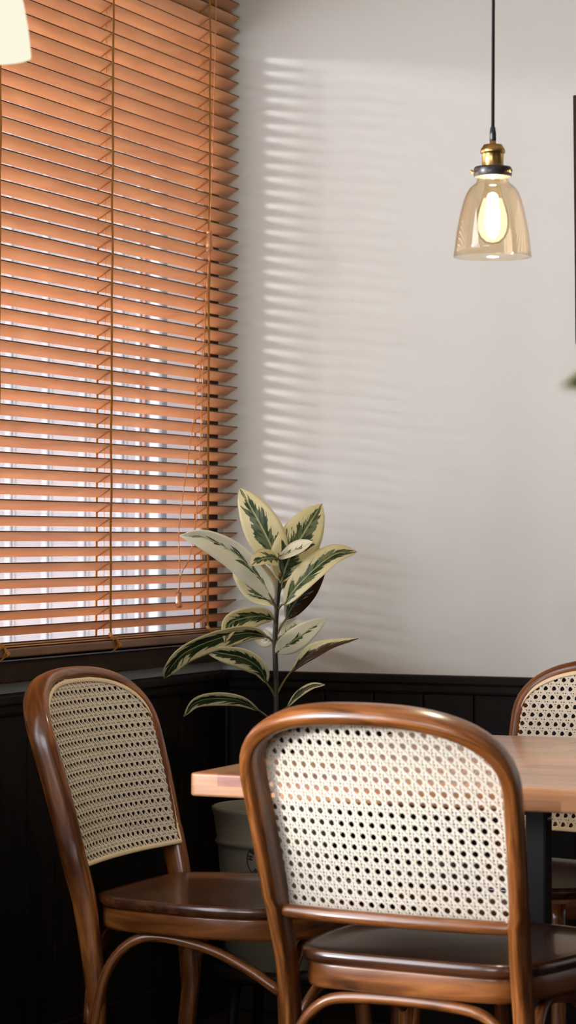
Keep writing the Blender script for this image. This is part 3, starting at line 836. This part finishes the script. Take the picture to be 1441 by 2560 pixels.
leaf([(718, 1768, -.03), (745, 1738, -.05), (780, 1716, -.06), (813, 1712, -.06)], 22, D(35), 'leaf_dark', .3, (691, 1800))

# tall floor plant at the right, close to the camera: only one leaf tip reaches the picture
FZ = 1.75
fp = P(1960, 1340, FZ)
fpot = empty('floor_planter', (fp.x, fp.y, 0)); tag(fpot, 'dark floor planter close to the camera, outside the right picture edge', 'pot')
lathe('body', [(.001, 0), (.12, 0), (.125, .01), (.15, .36), (.155, .365), (.155, .38), (.142, .38), (.138, .34), (.001, .34)], M['black'], fpot, 32)
lathe('soil', [(.001, .352), (.139, .35), (.138, .342), (.001, .342)], M['soil'], fpot, 24)
fpl = empty('floor_plant', (fp.x, fp.y, .35)); tag(fpl, 'tall leafy plant close to the camera with one blurred leaf tip at the right edge', 'plant')
sb = Vector((fp.x, fp.y, .345))
so_ = tube('stem', catmull([sb, sb + Vector((.01, 0, .4)), sb + Vector((-.01, .01, .75)), P(1960, 880, FZ)], 6), .008, M['stem'], None, 8, .005)
so_.parent = fpl; so_.matrix_parent_inverse = Matrix.Translation(-fpl.location)
for pts, w in (([(1900, 1060, 0), (1760, 960, .02), (1560, 925, .03), (1402, 965, .03)], 170), ([(2020, 1010, 0), (2150, 900, .03), (2330, 860, .05)], 90), ([(1965, 900, 0), (1990, 760, .02), (2060, 620, .03)], 90),
               ([(1940, 930, 0), (1850, 790, -.05), (1740, 700, -.08)], 90), ([(2000, 1150, 0), (2180, 1090, -.08), (2330, 1120, -.1)], 90), ([(1965, 1200, 0), (1900, 1120, .1), (1830, 1090, .15)], 90)):
    leaf(pts, w, math.radians(38), 'leaf', .25, (1960, pts[0][1] + 60), zb=FZ, owner=fpl)
# ------------------------------------------------------------------ pendant lamps
SH = [(.0645, 0), (.0630, .015), (.0600, .040), (.0567, .058), (.0536, .074), (.0490, .091), (.0460, .100), (.0430, .1065), (.0395, .1125), (.0350, .1175), (.0300, .1210), (.0270, .1245), (.0256, .130), (.0255, .142)]
def pendant(px, pyrim, Z, label, glass, watts):
    p = P(px, pyrim, Z)
    r = empty('pendant_lamp', (p.x, p.y, p.z)); tag(r, label, 'pendant lamp')
    inner = [(a - .0016, b) for a, b in reversed(SH)]
    lathe('glass_shade', SH + inner, M[glass], r, 64, close=True)
    lathe('shade_ring', [(.024, .1325), (.0305, .1325), (.0315, .134), (.0315, .146), (.0300, .149), (.019, .150), (.019, .147), (.0285, .145), (.0285, .1345)], M['lampblack'], r, 48)
    for k in range(3):
        a = D(-20) + k * 2 * math.pi / 3 + (math.pi if False else 0)
        d = Vector((math.cos(a), math.sin(a), 0)) ; q = Vector((0, 0, .140))
        tube('thumb_screw', [q + d * .024, q + d * .036], .0018, M['brass'], r, 8)
        o = lathe('screw_knob', [(.001, 0), (.0028, .0), (.0032, .0015), (.0032, .003), (.001, .0042)], M['brass'], r, 12)
        o.data.transform(Matrix.Translation(q + d * .036) @ d.to_track_quat('Z', 'Y').to_matrix().to_4x4())
    lathe('socket', [(.0185, .146), (.0187, .150), (.0180, .152), (.0180, .171), (.0186, .172)], M['brass'], r, 40)
    lathe('socket_cap', [(.0186, .171), (.0203, .172), (.0206, .175), (.0200, .179), (.0165, .1835), (.0155, .186), (.0060, .1875), (.0052, .189), (.0052, .194), (.001, .194)], M['brass'], r, 40)
    lathe('strain_relief', [(.0052, .192), (.0058, .196), (.0052, .200), (.0056, .203), (.0040, .2155), (.001, .2155)], M['lampblack'], r, 20)
    top = RZ - p.z
    tube('cord', [(0, 0, .21), (0, 0, .9 * top), (0, 0, top - .02)], .0028, M['lampblack'], r, 10)
    lathe('ceiling_rose', [(.001, top), (.05, top), (.05, top - .015), (.02, top - .03), (.001, top - .03)], M['lampblack'], r, 32)
    bp = [(.001, .021), (.012, .0235), (.0205, .031), (.026, .042), (.0278, .055), (.0268, .069), (.0225, .085), (.0175, .100), (.0135, .114), (.0125, .135)]
    bu = lathe('bulb', bp, M['bulbglass'], r, 32)
    core = [(a * .88, .025 + (b - .022) * .92) for a, b in bp[:-2]]
    o = lathe('glowing_core', core, M['bulb'], None, 28); o.parent = bu
    ld = bpy.data.lights.new('bulb_light', 'POINT'); ld.energy = watts; ld.color = (1.0, .90, .72); ld.shadow_soft_size = .013; ld.specular_factor = .3
    lo = bpy.data.objects.new('bulb_light', ld); col.objects.link(lo); lo.parent = r; lo.location = (0, 0, .062)
    return r
pendant(1232, 643, 4.3, 'amber glass bell pendant lamp with brass socket hanging over the table', 'amber', 13.0)
pendant(-42, 141, 3.5, 'glowing pale glass pendant lamp cut off by the upper left picture edge', 'opal', 2.5)

# ------------------------------------------------------------------ picture at the right edge
fa = ony(1436.5, 240, -.012); 
pf = empty('picture_frame', (fa.x, -.012, fa.z)); tag(pf, 'dark brown picture frame on the back wall at the right picture edge', 'picture frame')
pf.rotation_euler = (0, math.radians(-.75), 0)
fwid, fhgt = .42, .55
for nm, d in (('frame_bar', (0, .03, -.012, .011, -fhgt, 0)), ('frame_bar', (fwid - .03, fwid, -.012, .011, -fhgt, 0)), ('frame_bar', (.03, fwid - .03, -.012, .011, -.03, 0)), ('frame_bar', (.03, fwid - .03, -.012, .011, -fhgt, -fhgt + .03))):
    boxobj(nm, d, M['frame'], pf, bev=.003)
boxobj('print_sheet', (.03, fwid - .03, .002, .008, -fhgt + .03, -.03), M['picture'], pf)
